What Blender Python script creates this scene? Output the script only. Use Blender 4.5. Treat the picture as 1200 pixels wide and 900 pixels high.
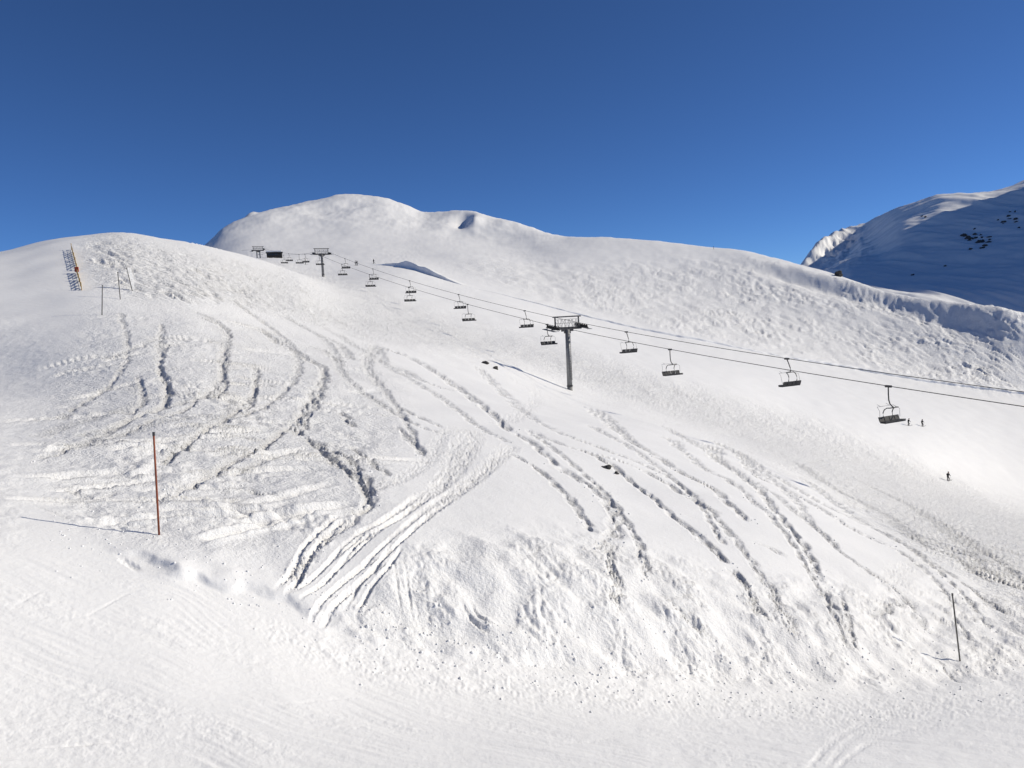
import bpy, bmesh, math, random
import numpy as np
from mathutils import Vector, Matrix, Quaternion

random.seed(7)
RNG = np.random.default_rng(11)
for o in list(bpy.data.objects):
    bpy.data.objects.remove(o)
scene = bpy.context.scene
COL = scene.collection

# ------------------------------------------------------------------ camera
F = 900.0                                   # focal length in pixels of the 1200 px wide photo
PITCH = math.atan(80 / F)                   # looking slightly down
ROLL = math.radians(3.0)
cam_d = bpy.data.cameras.new('camera')
cam_d.sensor_fit = 'HORIZONTAL'
cam_d.sensor_width = 36.0
cam_d.lens = 36.0 * F / 1200.0
cam_d.clip_start = 0.1
cam_d.clip_end = 20000
cam = bpy.data.objects.new('camera', cam_d)
COL.objects.link(cam)
_X = Vector((1, 0, 0)); _U = Vector((0, math.sin(PITCH), math.cos(PITCH))); _F = Vector((0, math.cos(PITCH), -math.sin(PITCH)))
_cr, _sr = math.cos(ROLL), math.sin(ROLL)
_rc = _X * _cr - _U * _sr
_uc = _X * _sr + _U * _cr
cam.matrix_world = Matrix(((_rc.x, _uc.x, -_F.x, 0), (_rc.y, _uc.y, -_F.y, 0), (_rc.z, _uc.z, -_F.z, 0), (0, 0, 0, 1)))
scene.camera = cam

# ------------------------------------------------------------------ light
SUN_EL = math.radians(30)
SUN_AZ = math.radians(82)                    # clockwise from the viewing direction (+Y): sun to the right, a little ahead
world = bpy.data.worlds.new('World')
scene.world = world
world.use_nodes = True
wn = world.node_tree
wn.nodes.clear()
sky = wn.nodes.new('ShaderNodeTexSky')
sky.sky_type = 'NISHITA'
sky.sun_disc = False
sky.sun_elevation = SUN_EL
sky.sun_rotation = SUN_AZ
sky.altitude = 4500
sky.air_density = 0.85
sky.dust_density = 0.0
sky.ozone_density = 10.0
bg = wn.nodes.new('ShaderNodeBackground')
bg.inputs['Strength'].default_value = 0.115
wo = wn.nodes.new('ShaderNodeOutputWorld')
wn.links.new(sky.outputs[0], bg.inputs[0])
wn.links.new(bg.outputs[0], wo.inputs[0])
sun_d = bpy.data.lights.new('sun', 'SUN')
sun_d.energy = 5.0
sun_d.angle = math.radians(0.53)
sun_d.color = (1.0, 0.925, 0.785)
sun = bpy.data.objects.new('sun', sun_d)
COL.objects.link(sun)
SDIR = Vector((math.cos(SUN_EL) * math.sin(SUN_AZ), math.cos(SUN_EL) * math.cos(SUN_AZ), math.sin(SUN_EL)))
sun.rotation_euler = SDIR.to_track_quat('Z', 'Y').to_euler()
sun.location = SDIR * 50
scene.view_settings.view_transform = 'Standard'
scene.view_settings.look = 'None'
scene.view_settings.gamma = 1
scene.view_settings.use_curve_mapping = False
scene.view_settings.exposure = -0.22
scene.render.engine = 'CYCLES'

# ------------------------------------------------------------------ projection helpers (pixels of the 1200x900 photo)
_ct, _st = math.cos(PITCH), math.sin(PITCH)
def ray(px, py):
    """photo pixel -> (x/y, z/y) of its viewing direction"""
    xc = (np.asarray(px, float) - 600) / F; yc = (450 - np.asarray(py, float)) / F
    a = xc * _cr + yc * _sr; b = -xc * _sr + yc * _cr
    Y = _ct + b * _st; Z = -_st + b * _ct
    return a / Y, Z / Y
def project(u, e):
    """(x/y, z/y) -> photo pixel"""
    dep = _ct - e * _st
    b = (_st + e * _ct) / dep; a = u / dep
    xc = a * _cr - b * _sr; yc = a * _sr + b * _cr
    return 600 + F * xc, 450 - F * yc

# ------------------------------------------------------------------ noise
_perm = RNG.permutation(4096).astype(np.int64)
_ga = RNG.random(4096) * 2 * np.pi
_gx, _gy = np.cos(_ga), np.sin(_ga)
def perlin(x, y, seed=0):
    xi = np.floor(x); yi = np.floor(y)
    fx = x - xi; fy = y - yi
    xi = xi.astype(np.int64) + seed * 131; yi = yi.astype(np.int64) + seed * 57
    def g(ix, iy, dx, dy):
        h = _perm[(_perm[ix & 4095] + iy) & 4095]
        return _gx[h] * dx + _gy[h] * dy
    n00 = g(xi, yi, fx, fy); n10 = g(xi + 1, yi, fx - 1, fy)
    n01 = g(xi, yi + 1, fx, fy - 1); n11 = g(xi + 1, yi + 1, fx - 1, fy - 1)
    sx = fx * fx * fx * (fx * (fx * 6 - 15) + 10); sy = fy * fy * fy * (fy * (fy * 6 - 15) + 10)
    a = n00 + sx * (n10 - n00); b = n01 + sx * (n11 - n01)
    return (a + sy * (b - a)) * 1.5
def fbm(x, y, seed=0, octv=4, gain=0.5, lac=2.03):
    s = np.zeros_like(x); a = 1.0; f = 1.0
    for k in range(octv):
        s += a * perlin(x * f, y * f, seed + k * 7); a *= gain; f *= lac
    return s
def ridged(x, y, seed=0, octv=3):
    s = np.zeros_like(x); a = 1.0; f = 1.0
    for k in range(octv):
        s += a * (1 - 2.2 * np.abs(perlin(x * f, y * f, seed + k * 5))); a *= 0.5; f *= 2.1
    return s

# ------------------------------------------------------------------ smooth interpolation
def pchip(x, y, q):
    """monotone cubic interpolation, x [k] or [n,k], q [m] / columns alike"""
    x = np.asarray(x, float); y = np.asarray(y, float)
    h = np.diff(x); d = np.diff(y) / h
    m = np.zeros_like(y)
    w1 = 2 * h[1:] + h[:-1]; w2 = h[1:] + 2 * h[:-1]
    ok = d[:-1] * d[1:] > 0
    with np.errstate(divide='ignore', invalid='ignore'):
        mm = (w1 + w2) / (w1 / d[:-1] + w2 / d[1:])
    m[1:-1] = np.where(ok, mm, 0)
    m[0] = d[0]; m[-1] = d[-1]
    q = np.clip(q, x[0], x[-1])
    i = np.clip(np.searchsorted(x, q) - 1, 0, len(x) - 2)
    t = (q - x[i]) / h[i]
    return ((1 + 2 * t) * (1 - t) ** 2 * y[i] + t * (1 - t) ** 2 * h[i] * m[i]
            + t * t * (3 - 2 * t) * y[i + 1] + t * t * (t - 1) * h[i] * m[i + 1])
def gblur(a, sig, axis):
    if sig <= 0: return a
    r = int(math.ceil(sig * 3)); k = np.exp(-0.5 * (np.arange(-r, r + 1) / sig) ** 2); k /= k.sum()
    pad = [(0, 0)] * a.ndim; pad[axis] = (r, r)
    p = np.pad(a, pad, mode='edge'); out = np.zeros_like(a); n = a.shape[axis]
    for j, w in enumerate(k):
        out += w * np.take(p, np.arange(j, j + n), axis=axis)
    return out
def smooth01(x):
    x = np.clip(x, 0, 1); return x * x * (3 - 2 * x)

# ------------------------------------------------------------------ the hillside: contour lines (pixel, pixel, distance) lofted into one height field
CURVES = [
 [(-150,900,7.4),(0,900,7.9),(300,900,8.6),(600,900,9.3),(900,900,10.2),(1200,900,11.2),(1350,900,11.8)],
 [(-150,606,12.2),(0,632,12.6),(150,658,12.9),(250,684,12.9),(350,722,12.8),(430,748,12.9),(550,768,13.4),(700,782,14.4),(850,795,15.8),(1000,800,17.2),(1124,790,19.2),(1200,788,20.2),(1350,790,22)],
 [(-150,565,14.0),(0,592,14.2),(150,624,14.0),(250,640,13.9),(330,655,14.0),(430,650,14.6),(550,662,15.1),(700,682,16.2),(850,712,17.6),(1000,738,19.0),(1124,752,21.2),(1200,752,22.6),(1350,755,25)],
 [(-150,495,21),(0,514,20.4),(150,539,19.3),(300,555,19.6),(450,565,20.5),(600,575,22.5),(750,592,25.5),(900,614,28.5),(1060,645,34),(1200,668,40),(1350,690,48)],
 [(-150,430,42),(0,440,37),(100,450,33),(200,455,32),(350,465,35),(500,480,39),(620,492,45),(750,512,51),(900,548,59),(1060,592,78),(1200,618,93),(1350,640,110)],
 [(-150,368,48),(0,372,50),(100,370,50),(200,382,50),(350,402,58),(500,423,72),(600,440,88),(669,457,100),(760,476,108),(900,512,119),(1060,553,140),(1111,564,153),(1200,585,165),(1350,605,180)],
 [(-150,312,72),(0,295,77),(70,279,83),(130,272,88),(200,281,95),(240,288,102),(290,300,115),(345,318,132),(400,344,140),(450,358,145),(500,370,148),(560,385,150),(650,405,152),(760,430,155),(850,452,160),(950,480,168),(1064,498,185),(1200,540,190),(1350,560,200)],
 [(-150,350,140),(0,330,135),(130,310,140),(240,308,165),(290,309,192),(345,319,205),(381,326,211),(440,325,215),(525,341,212),(600,358,210),(669,379,210),(760,401,212),(850,419,215),(950,441,220),(1060,463,228),(1200,490,235),(1350,510,240)],
 [(-150,380,210),(0,350,200),(130,330,220),(240,310,250),(303,303,288),(345,304,290),(400,309,285),(440,311,280),(480,315,272),(525,328,262),(600,347,255),(669,366,250),(760,387,250),(850,404,255),(950,424,262),(1060,445,268),(1200,466,272),(1350,485,275)],
 [(-150,400,340),(0,370,330),(130,350,340),(240,312,345),(300,297,370),(400,292,400),(480,297,390),(550,302,370),(650,325,340),(760,345,330),(850,360,328),(950,380,320),(1060,405,308),(1200,432,292),(1350,450,288)],
 [(-150,410,480),(0,380,480),(130,360,480),(240,300,425),(300,275,465),(400,262,520),(500,272,510),(600,290,470),(669,298,420),(760,308,400),(850,318,388),(940,335,366),(1040,366,332),(1130,386,312),(1200,399,298),(1350,415,293)],
 [(-150,420,640),(0,390,650),(130,360,650),(220,300,490),(245,283,510),(262,268,530),(290,255,560),(310,248,580),(370,235.5,635),(400,229.5,660),(440,231.5,650),(470,239,640),(500,249.5,630),(520,249,610),(545,247.5,590),(580,256,570),(620,266.5,540),(665,277.5,510),(700,278.5,490),(760,282,470),(830,289,450),(870,293,440),(900,300,428),(940,311,410),(980,322,393),(1010,332,378),(1040,345,362),(1070,352,348),(1130,358,332),(1200,366,318),(1350,385,308)],
]
USIG = [14, 9, 12, 14, 14, 12, 7, 12, 7, 12, 10, 1.8]
UMIN, UMAX = -1.7, 1.8
ut = np.concatenate([np.linspace(UMIN, -0.82, 50)[:-1], np.linspace(-0.82, 0.90, 1290), np.linspace(0.90, UMAX, 50)[1:]])
NU = len(ut)
knE, knS = [], []
knS.append(np.full(NU, math.log(2.6)))
knE.append(np.interp(ut, [-1.6, -.6, 0, .6, 1.6], np.array([-3.6, -3.9, -4.5, -5.0, -5.4]) / 2.6))
for ci, cu in enumerate(CURVES):
    c = np.array(cu, float)
    u, e = ray(c[:, 0], c[:, 1]); s = np.log(c[:, 2])
    ee = pchip(u, e, ut); ss = pchip(u, s, ut)
    knE.append(gblur(ee, USIG[ci], 0)); knS.append(gblur(ss, 14, 0))
crestE, crestS = knE[-1].copy(), knS[-1].copy()
knE.append(crestE - 0.055); knS.append(crestS + 0.22)
knE.append(crestE - 0.24); knS.append(crestS + 0.62)
knE = np.array(knE); knS = np.array(knS)
SMIN, SMAX, NS = math.log(2.6), 7.0, 1850
st = np.linspace(SMIN, SMAX, NS)
ET = np.empty((NU, NS))
for i in range(NU):
    ET[i] = pchip(knS[:, i], knE[:, i], st)
_bl = gblur(ET, 12, 1)
_w = smooth01(np.abs(st[None, :] - crestS[:, None]) / 0.12)     # keep the far skyline crisp
_w2 = smooth01(np.abs(st[None, :] - knS[7][:, None]) / 0.06)
_w2 = np.where((ut < -0.22)[:, None], _w2, 1)
ET = ET + (_bl - ET) * _w * _w2

def _tab(u, s):
    fi = np.interp(u, ut, np.arange(NU)); fj = np.clip((s - SMIN) / (SMAX - SMIN) * (NS - 1), 0, NS - 1.001)
    i = np.minimum(fi.astype(int), NU - 2); j = fj.astype(int); a = fi - i; b = fj - j
    return (ET[i, j] * (1 - a) + ET[i + 1, j] * a) * (1 - b) + (ET[i, j + 1] * (1 - a) + ET[i + 1, j + 1] * a) * b
def height(x, y):
    x = np.asarray(x, float); y = np.asarray(y, float)
    return y * _tab(x / y, np.log(y))
def ground_at(px, py, smax=SMAX):
    """first hit of a photo pixel's ray with the smooth hillside"""
    u, e = ray(px, py); u = float(u); e = float(e)
    fi = np.interp(u, ut, np.arange(NU)); i = min(int(fi), NU - 2); a = fi - i
    col = ET[i] * (1 - a) + ET[i + 1] * a
    hit = np.nonzero(col >= e)[0]
    j = hit[0] if len(hit) else int(np.argmax(col[:NS * 9 // 10]))
    s = st[j]
    if j > 0 and len(hit):
        s = st[j - 1] + (st[j] - st[j - 1]) * (e - col[j - 1]) / max(col[j] - col[j - 1], 1e-9)
    Y = math.exp(s)
    return u * Y, Y

# ------------------------------------------------------------------ grid of the sheet: fine where it is seen, coarse where hidden
ROWS = 960
dens = np.abs(np.diff(ET, axis=1)) * F * 0.85
run = np.maximum.accumulate(ET, axis=1)
hid = (ET < run - 0.003)[:, 1:]
dens = np.where(hid, dens * 0.15, dens) + 0.035
dens[:, st[1:] < math.log(6.0)] *= 0.3
dens = gblur(gblur(dens, 10, 1), 10, 0)
cum = np.concatenate([np.zeros((NU, 1)), np.cumsum(dens, axis=1)], axis=1)
S = np.empty((NU, ROWS))
for i in range(NU):
    S[i] = np.interp(np.linspace(0, cum[i, -1], ROWS), cum[i], st)
E = np.empty((NU, ROWS))
for i in range(NU):
    fj = (S[i] - SMIN) / (SMAX - SMIN) * (NS - 1); j = np.clip(fj.astype(int), 1, NS - 3); t = fj - j
    p0, p1, p2, p3 = ET[i, j - 1], ET[i, j], ET[i, j + 1], ET[i, j + 2]
    E[i] = 0.5 * (2 * p1 + (p2 - p0) * t + (2 * p0 - 5 * p1 + 4 * p2 - p3) * t * t + (3 * p1 - p0 - 3 * p2 + p3) * t ** 3)
VY = np.exp(S).ravel(); VU = np.repeat(ut, ROWS)
VX = VU * VY; VZ = E.ravel() * VY
PX, PY = project(VU, E.ravel())
HIDV = (E < np.maximum.accumulate(E, axis=1) - 0.004).ravel()

_sp = np.abs(np.gradient(np.exp(S), axis=1)); SPC = gblur(np.maximum(_sp, np.gradient(ut)[:, None] * np.exp(S)), 3, 1).ravel()   # spacing of the grid, metres
def att(lam, idx):
    return smooth01((lam / SPC[idx] - .4) / 1.8)
def fbm_a(x, y, lx, ly, seed, octv, gain, idx):
    out = np.zeros_like(x); a = 1.0; f = 1.0
    for k in range(octv):
        out += a * perlin(x / lx * f, y / ly * f, seed + k * 7) * att(ly / f, idx); a *= gain; f *= 2.03
    return out

# ---- zones of the snow, as soft masks
def poly_mask(poly, blur):
    W, H, q = 400, 300, 4.0
    gx, gy = np.meshgrid(np.arange(W) * q - 200, np.arange(H) * q - 100)
    ins = np.zeros((H, W), bool); n = len(poly)
    for k in range(n):
        x1, y1 = poly[k]; x2, y2 = poly[(k + 1) % n]
        if y1 == y2: continue
        c = ((gy >= min(y1, y2)) & (gy < max(y1, y2))) & (gx < x1 + (gy - y1) * (x2 - x1) / (y2 - y1))
        ins ^= c
    m = gblur(gblur(ins.astype(float), blur / q, 0), blur / q, 1)
    fx = np.clip((PX + 200) / q, 0, W - 1.01); fy = np.clip((PY + 100) / q, 0, H - 1.01)
    i = fx.astype(int); j = fy.astype(int); a = fx - i; b = fy - j
    return (m[j, i] * (1 - a) + m[j, i + 1] * a) * (1 - b) + (m[j + 1, i] * (1 - a) + m[j + 1, i + 1] * a) * b
base_line = [(-200,615),(0,642),(150,660),(250,688),(350,726),(430,752),(550,772),(700,786),(850,800),(1000,806),(1124,796),(1200,796),(1400,796)]
m_piste = poly_mask(base_line + [(1400,1000),(-200,1000)], 7)
m_bank = poly_mask([(395,742),(430,752),(550,774),(700,788),(850,800),(1000,806),(1124,800),(1400,800),(1400,690),(1200,700),(1090,690),(960,680),(880,690),(800,660),(740,640),(640,625),(560,630),(490,640),(440,690)], 12)
m_chop1 = poly_mask([(95,283),(130,268),(345,312),(430,330),(560,378),(660,400),(760,434),(950,490),(1060,532),(1200,596),(1400,640),(1400,820),(1200,770),(1130,680),(1060,640),(960,570),(860,520),(760,482),(690,455),(620,432),(560,418),(430,398),(330,372),(240,350),(160,352),(110,330)], 9)
m_chop2 = poly_mask([(560,322),(600,340),(669,362),(760,383),(850,401),(950,421),(1060,441),(1200,461),(1400,485),(1400,352),(1200,358),(1080,346),(980,318),(900,296),(840,300),(760,306),(690,312),(600,304),(520,304)], 8)
m_natural = poly_mask([(95,350),(240,350),(330,372),(430,398),(560,418),(690,455),(860,520),(1060,640),(1130,690),(1000,735),(850,706),(700,680),(550,655),(430,650),(330,660),(250,650),(150,640),(60,600),(20,560),(60,470),(90,400)], 14)
m_left = poly_mask([(95,350),(240,350),(330,372),(430,398),(480,440),(470,520),(440,600),(330,650),(200,650),(80,610),(40,560),(60,470),(90,400)], 16)
m_far = smooth01((VY - 280) / 120)

D = np.zeros_like(VX)
# soft wind-shaped undulation everywhere
D += 0.10 * fbm(VX / 6.0, VY / 6.0, 1, 2) * smooth01((VY - 9) / 12) * (1 - m_piste)
D += 0.6 * fbm(VX / 70, VY / 70, 3, 3) * m_far * (1 - m_chop2 * .6) * smooth01((6.9 - np.log(VY)) / .5)
D += 0.10 * fbm(VX / 14, VY / 14, 4, 3) * m_far * (1 - m_chop2)
D += 0.9 * ridged(VX / 45, VY / 60, 20, 4) * smooth01((VY - 430) / 120) * smooth01((6.9 - np.log(VY)) / .4)
# ---- skied-out, lumpy snow
def chop(x, y, lam, ang, stretch, seed):
    ca, sa = math.cos(ang), math.sin(ang)
    wx = x + lam * 0.9 * perlin(x / lam / 2.3, y / lam / 2.3, seed + 31)
    wy = y + lam * 0.9 * perlin(x / lam / 2.3 + 40, y / lam / 2.3, seed + 33)
    p = (wx * ca + wy * sa) / (lam * stretch); q = (-wx * sa + wy * ca) / lam
    return p, q
idx = np.nonzero(m_chop1 > 0.01)[0]
x, y = VX[idx], VY[idx]
ang = math.atan2(-0.45, 0.89)
p, q = chop(x, y, 1.9, ang, 2.0, 50)
a = -np.abs(perlin(p, q, 60)) * 2 + 0.6
p2, q2 = chop(x, y, 0.8, ang + .3, 3.0, 52)
b = perlin(p2, q2, 64)
p3, q3 = chop(x, y, 0.42, ang - .25, 2.6, 54)
c = perlin(p3, q3, 66)
big = fbm(x / 7, y / 7, 70, 2)
mod = 0.55 + 0.6 * smooth01(0.5 + big * 1.3)
D[idx] += m_chop1[idx] * np.clip(VY[idx] / 140, .25, 1) * (.45 + .55 * smooth01((PX[idx] - 220) / 230)) * (0.15 * a * mod * att(1.9, idx) + 0.26 * b * mod * att(1.2, idx) + 0.20 * c * att(.9, idx) + 0.14 * big)
idx = np.nonzero(m_chop2 > 0.01)[0]
x, y = VX[idx], VY[idx]
p, q = chop(x, y, 3.2, math.atan2(-0.75, 0.66), 1.7, 80)
a = -np.abs(perlin(p, q, 81)) * 2 + 0.6
p2, q2 = chop(x, y, 1.5, math.atan2(-0.9, 0.43), 1.7, 83)
b = perlin(p2, q2, 84)
big = fbm(x / 26, y / 26, 88, 2)
mod = 0.2 + 1.2 * smooth01(0.45 + big * 1.7)
D[idx] += m_chop2[idx] * (0.36 * a * mod * att(3.2, idx) + 0.44 * b * mod * att(2.4, idx) + 0.35 * fbm(x / 7, y / 9, 89, 2) + 0.45 * big)
# ---- ploughed rubble bank above the piste
idx = np.nonzero(m_bank > 0.01)[0]
x, y = VX[idx], VY[idx]
lump = fbm(x / 1.15, y / 0.95, 90, 2, .55)
bil = np.abs(perlin(x / .42 + .3 * lump, y / .42, 94)) * 2
bil2 = np.abs(perlin(x / .17, y / .17, 96)) * 2
grit = fbm(x / .07, y / .07, 98, 2)
fur = np.abs(perlin((x * .9 + y * .42) / .55, (y * .9 - x * .42) / 2.2, 99)) * 2     # furrows running down the bank
rub = .08 + .92 * smooth01(.35 + 1.9 * fbm(x / 1.5, y / 1.2, 92, 3))
D[idx] += m_bank[idx] * (0.12 * lump + 0.035 * fbm(x / .7, y / .6, 91, 2) + (.15 + .85 * rub) * (0.045 * bil + 0.030 * bil2 + 0.014 * grit) - .04)
# ---- weathered old tracks in the powder on the left
idx = np.nonzero((m_natural > 0.01) & (VY < 75))[0]
x, y = VX[idx], VY[idx]
nl = m_left[idx]
patch = smooth01(0.15 + 1.5 * fbm(x / 4.2, y / 4.2, 100, 2))
r1 = fbm(x / .55, y / .45, 102, 3, .55)
r2 = np.abs(perlin(x / .3, y / .3, 106))
D[idx] += m_natural[idx] * ((0.006 + 0.02 * nl + 0.06 * nl * patch) * fbm_a(x, y, .55, .5, 102, 4, .6, idx) + 0.05 * nl * patch * r2 * att(.3, idx) + 0.05 * nl * fbm(x / 2.2, y / 1.6, 108, 2))
# ---- groomed piste in front: long shallow scrapes and ripples
idx = np.nonzero(m_piste > 0.01)[0]
x, y = VX[idx], VY[idx]
ca, sa = math.cos(math.radians(9)), math.sin(math.radians(9))
al = x * ca - y * sa; ac = x * sa + y * ca
wob = 0.35 * fbm(x / 2.5, y / 2.5, 110, 2)
d = 0.014 * fbm(al / 3.0, (ac + wob) / .50, 112, 3) + 0.006 * ridged(al / 1.6, (ac + wob) / .16, 115, 2)
rough = smooth01(.1 + 1.5 * fbm(al / 2.6, ac / .8, 117, 2))
d += (0.0018 + 0.0042 * rough) * fbm(x / .14, y / .11, 119, 3, .6) + .004 * rough * np.abs(perlin(x / .05, y / .05, 121))
rgt = smooth01((PX[idx] - 560) / 300)
d += (0.25 + .75 * rgt) * 0.010 * fbm(x / .6, y / .4, 123, 3)
edge = np.exp(-((PY[idx] - np.interp(PX[idx], [p[0] for p in base_line], [p[1] for p in base_line]) - 28) / 22) ** 2)
d += edge * smooth01((PX[idx] - 250) / 120) * (0.013 * np.abs(perlin(x / .10, y / .10, 125)) * 2 + .013 * fbm(x / .25, y / .25, 127, 2))
D[idx] += m_piste[idx] * d
# left smooth hollow, lightly crusted
m_crust = poly_mask([(-150,380),(60,375),(95,420),(60,480),(30,560),(20,640),(-150,640)], 14)
D += m_crust * 0.022 * fbm_a(VX, VY, .5, .5, 130, 4, .6, np.arange(len(VX)))

# ------------------------------------------------------------------ ski tracks: pixel polylines -> lines on the hillside -> furrows
def densify(pts, step):
    P = np.array(pts, float)
    if len(P) > 2:
        Q = [P[0]]
        ext = np.vstack([2 * P[0] - P[1], P, 2 * P[-1] - P[-2]])
        for k in range(1, len(ext) - 2):
            p0, p1, p2, p3 = ext[k - 1:k + 3]
            for t in np.linspace(0, 1, 7)[1:]:
                Q.append(0.5 * (2 * p1 + (p2 - p0) * t + (2 * p0 - 5 * p1 + 4 * p2 - p3) * t * t + (3 * p1 - p0 - 3 * p2 + p3) * t ** 3))
        P = np.array(Q)
    return P
CHUNK_LINES = []
RUB = np.zeros_like(VX)
def line_dist(W, reach):
    lo = W.min(0) - reach; hi = W.max(0) + reach
    idx = np.nonzero((VX > lo[0]) & (VX < hi[0]) & (VY > lo[1]) & (VY < hi[1]))[0]
    if not len(idx): return None
    x, y = VX[idx], VY[idx]
    best = np.full(len(idx), 1e9); along = np.zeros(len(idx)); side = np.zeros(len(idx))
    L = 0.0
    for k in range(len(W) - 1):
        a, b = W[k], W[k + 1]; d = b - a; l = math.hypot(*d)
        if l < 1e-6: continue
        t = np.clip(((x - a[0]) * d[0] + (y - a[1]) * d[1]) / (l * l), 0, 1)
        ex = x - a[0] - t * d[0]; ey = y - a[1] - t * d[1]
        r = np.hypot(ex, ey); m = r < best
        best[m] = r[m]; along[m] = L + t[m] * l; side[m] = np.sign(d[0] * ey - d[1] * ex)[m]
        L += l
    m = best < reach
    return idx[m], best[m], along[m], side[m], L
def track(pts, width, depth, kind='rough', seed=0, offset=0.0):
    if kind == 'ski': width *= .20; depth *= .50
    else: width *= .52; depth *= .56
    P = densify(pts, 1)
    W = np.array([ground_at(px, py) for px, py in P])
    if offset:
        d = np.gradient(W, axis=0); n = np.stack([-d[:, 1], d[:, 0]], 1); n /= np.linalg.norm(n, axis=1)[:, None] + 1e-9
        W = W + n * offset
    res = line_dist(W, width * 3.0 + .3)
    if res is None: return
    idx, r, al, sd, L = res
    x, y = VX[idx], VY[idx]
    r = np.abs(r * sd + width * .45 * perlin(al / (width * 3.5), np.full_like(al, seed * 1.7), seed + 200))
    fl = max(width * 3, .7); fade = smooth01(al / fl) * smooth01((L - al) / fl)
    weff = np.maximum(width, (.8 if kind == 'ski' else .7) * SPC[idx])
    q = r / weff
    if kind == 'ski':                        # clean groove with a thrown-up lip
        prof = -depth * np.exp(-q ** 4 * .8) + 0.14 * depth * np.exp(-((q - 1.65) / .45) ** 2) * (0.6 + .5 * perlin(al / .5, sd * 3.3, seed + 201))
        prof *= (width / weff) ** .7 * (0.35 + .65 * smooth01(.55 + 1.3 * perlin(al / 1.1, np.zeros_like(al), seed + 206)))
        RUB[idx] = np.maximum(RUB[idx], .25 * fade * np.exp(-(q / 1.6) ** 4))
        prof *= 0.8 + .5 * perlin(al / (width * 9), np.zeros_like(al), seed + 205)
        prof += depth * .25 * np.exp(-(q / 1.8) ** 4) * fbm(x / (width * .9), y / (width * .9), seed + 207, 2)
        D[idx] += fade * prof
    else:                                    # churned furrow full of broken snow
        q = q / (.72 + .45 * perlin(al / (width * 6), sd * 1.3, seed + 219))
        env = np.exp(-q ** 4 * .7)
        lump = np.abs(fbm_a(x, y, width * .62, width * .62, seed + 210, 3, .55, idx)) * 1.5
        fine = fbm_a(x, y, width * .26, width * .26, seed + 214, 3, .6, idx)
        mod = 0.65 + .6 * perlin(al / (width * 5), np.zeros_like(al), seed + 216)
        part = smooth01(.75 + 1.1 * perlin(al / (width * 4), sd * 2.1, seed + 217))
        prof = env * part * (-depth * (.75 + .3 * mod) + depth * 1.0 * lump + depth * .75 * fine)
        rim = np.exp(-((q - 1.5) / .55) ** 2)
        prof += rim * part * depth * (.06 + .34 * fbm_a(x, y, width * .7, width * .6, seed + 218, 3, .6, idx))
        RUB[idx] = np.maximum(RUB[idx], fade * part * np.exp(-(q / 1.45) ** 4))
        D[idx] += fade * prof
        CHUNK_LINES.append((W, width, depth))
Z7 = lambda L: [(350 + a / 2.4, 400 + b / 2.4) for a, b in L]
Z8 = lambda L: [(700 + a / 2.4, 525 + b / 2.4) for a, b in L]
Z6 = lambda L: [(a / 2.4, 450 + b / 2.4) for a, b in L]
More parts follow.
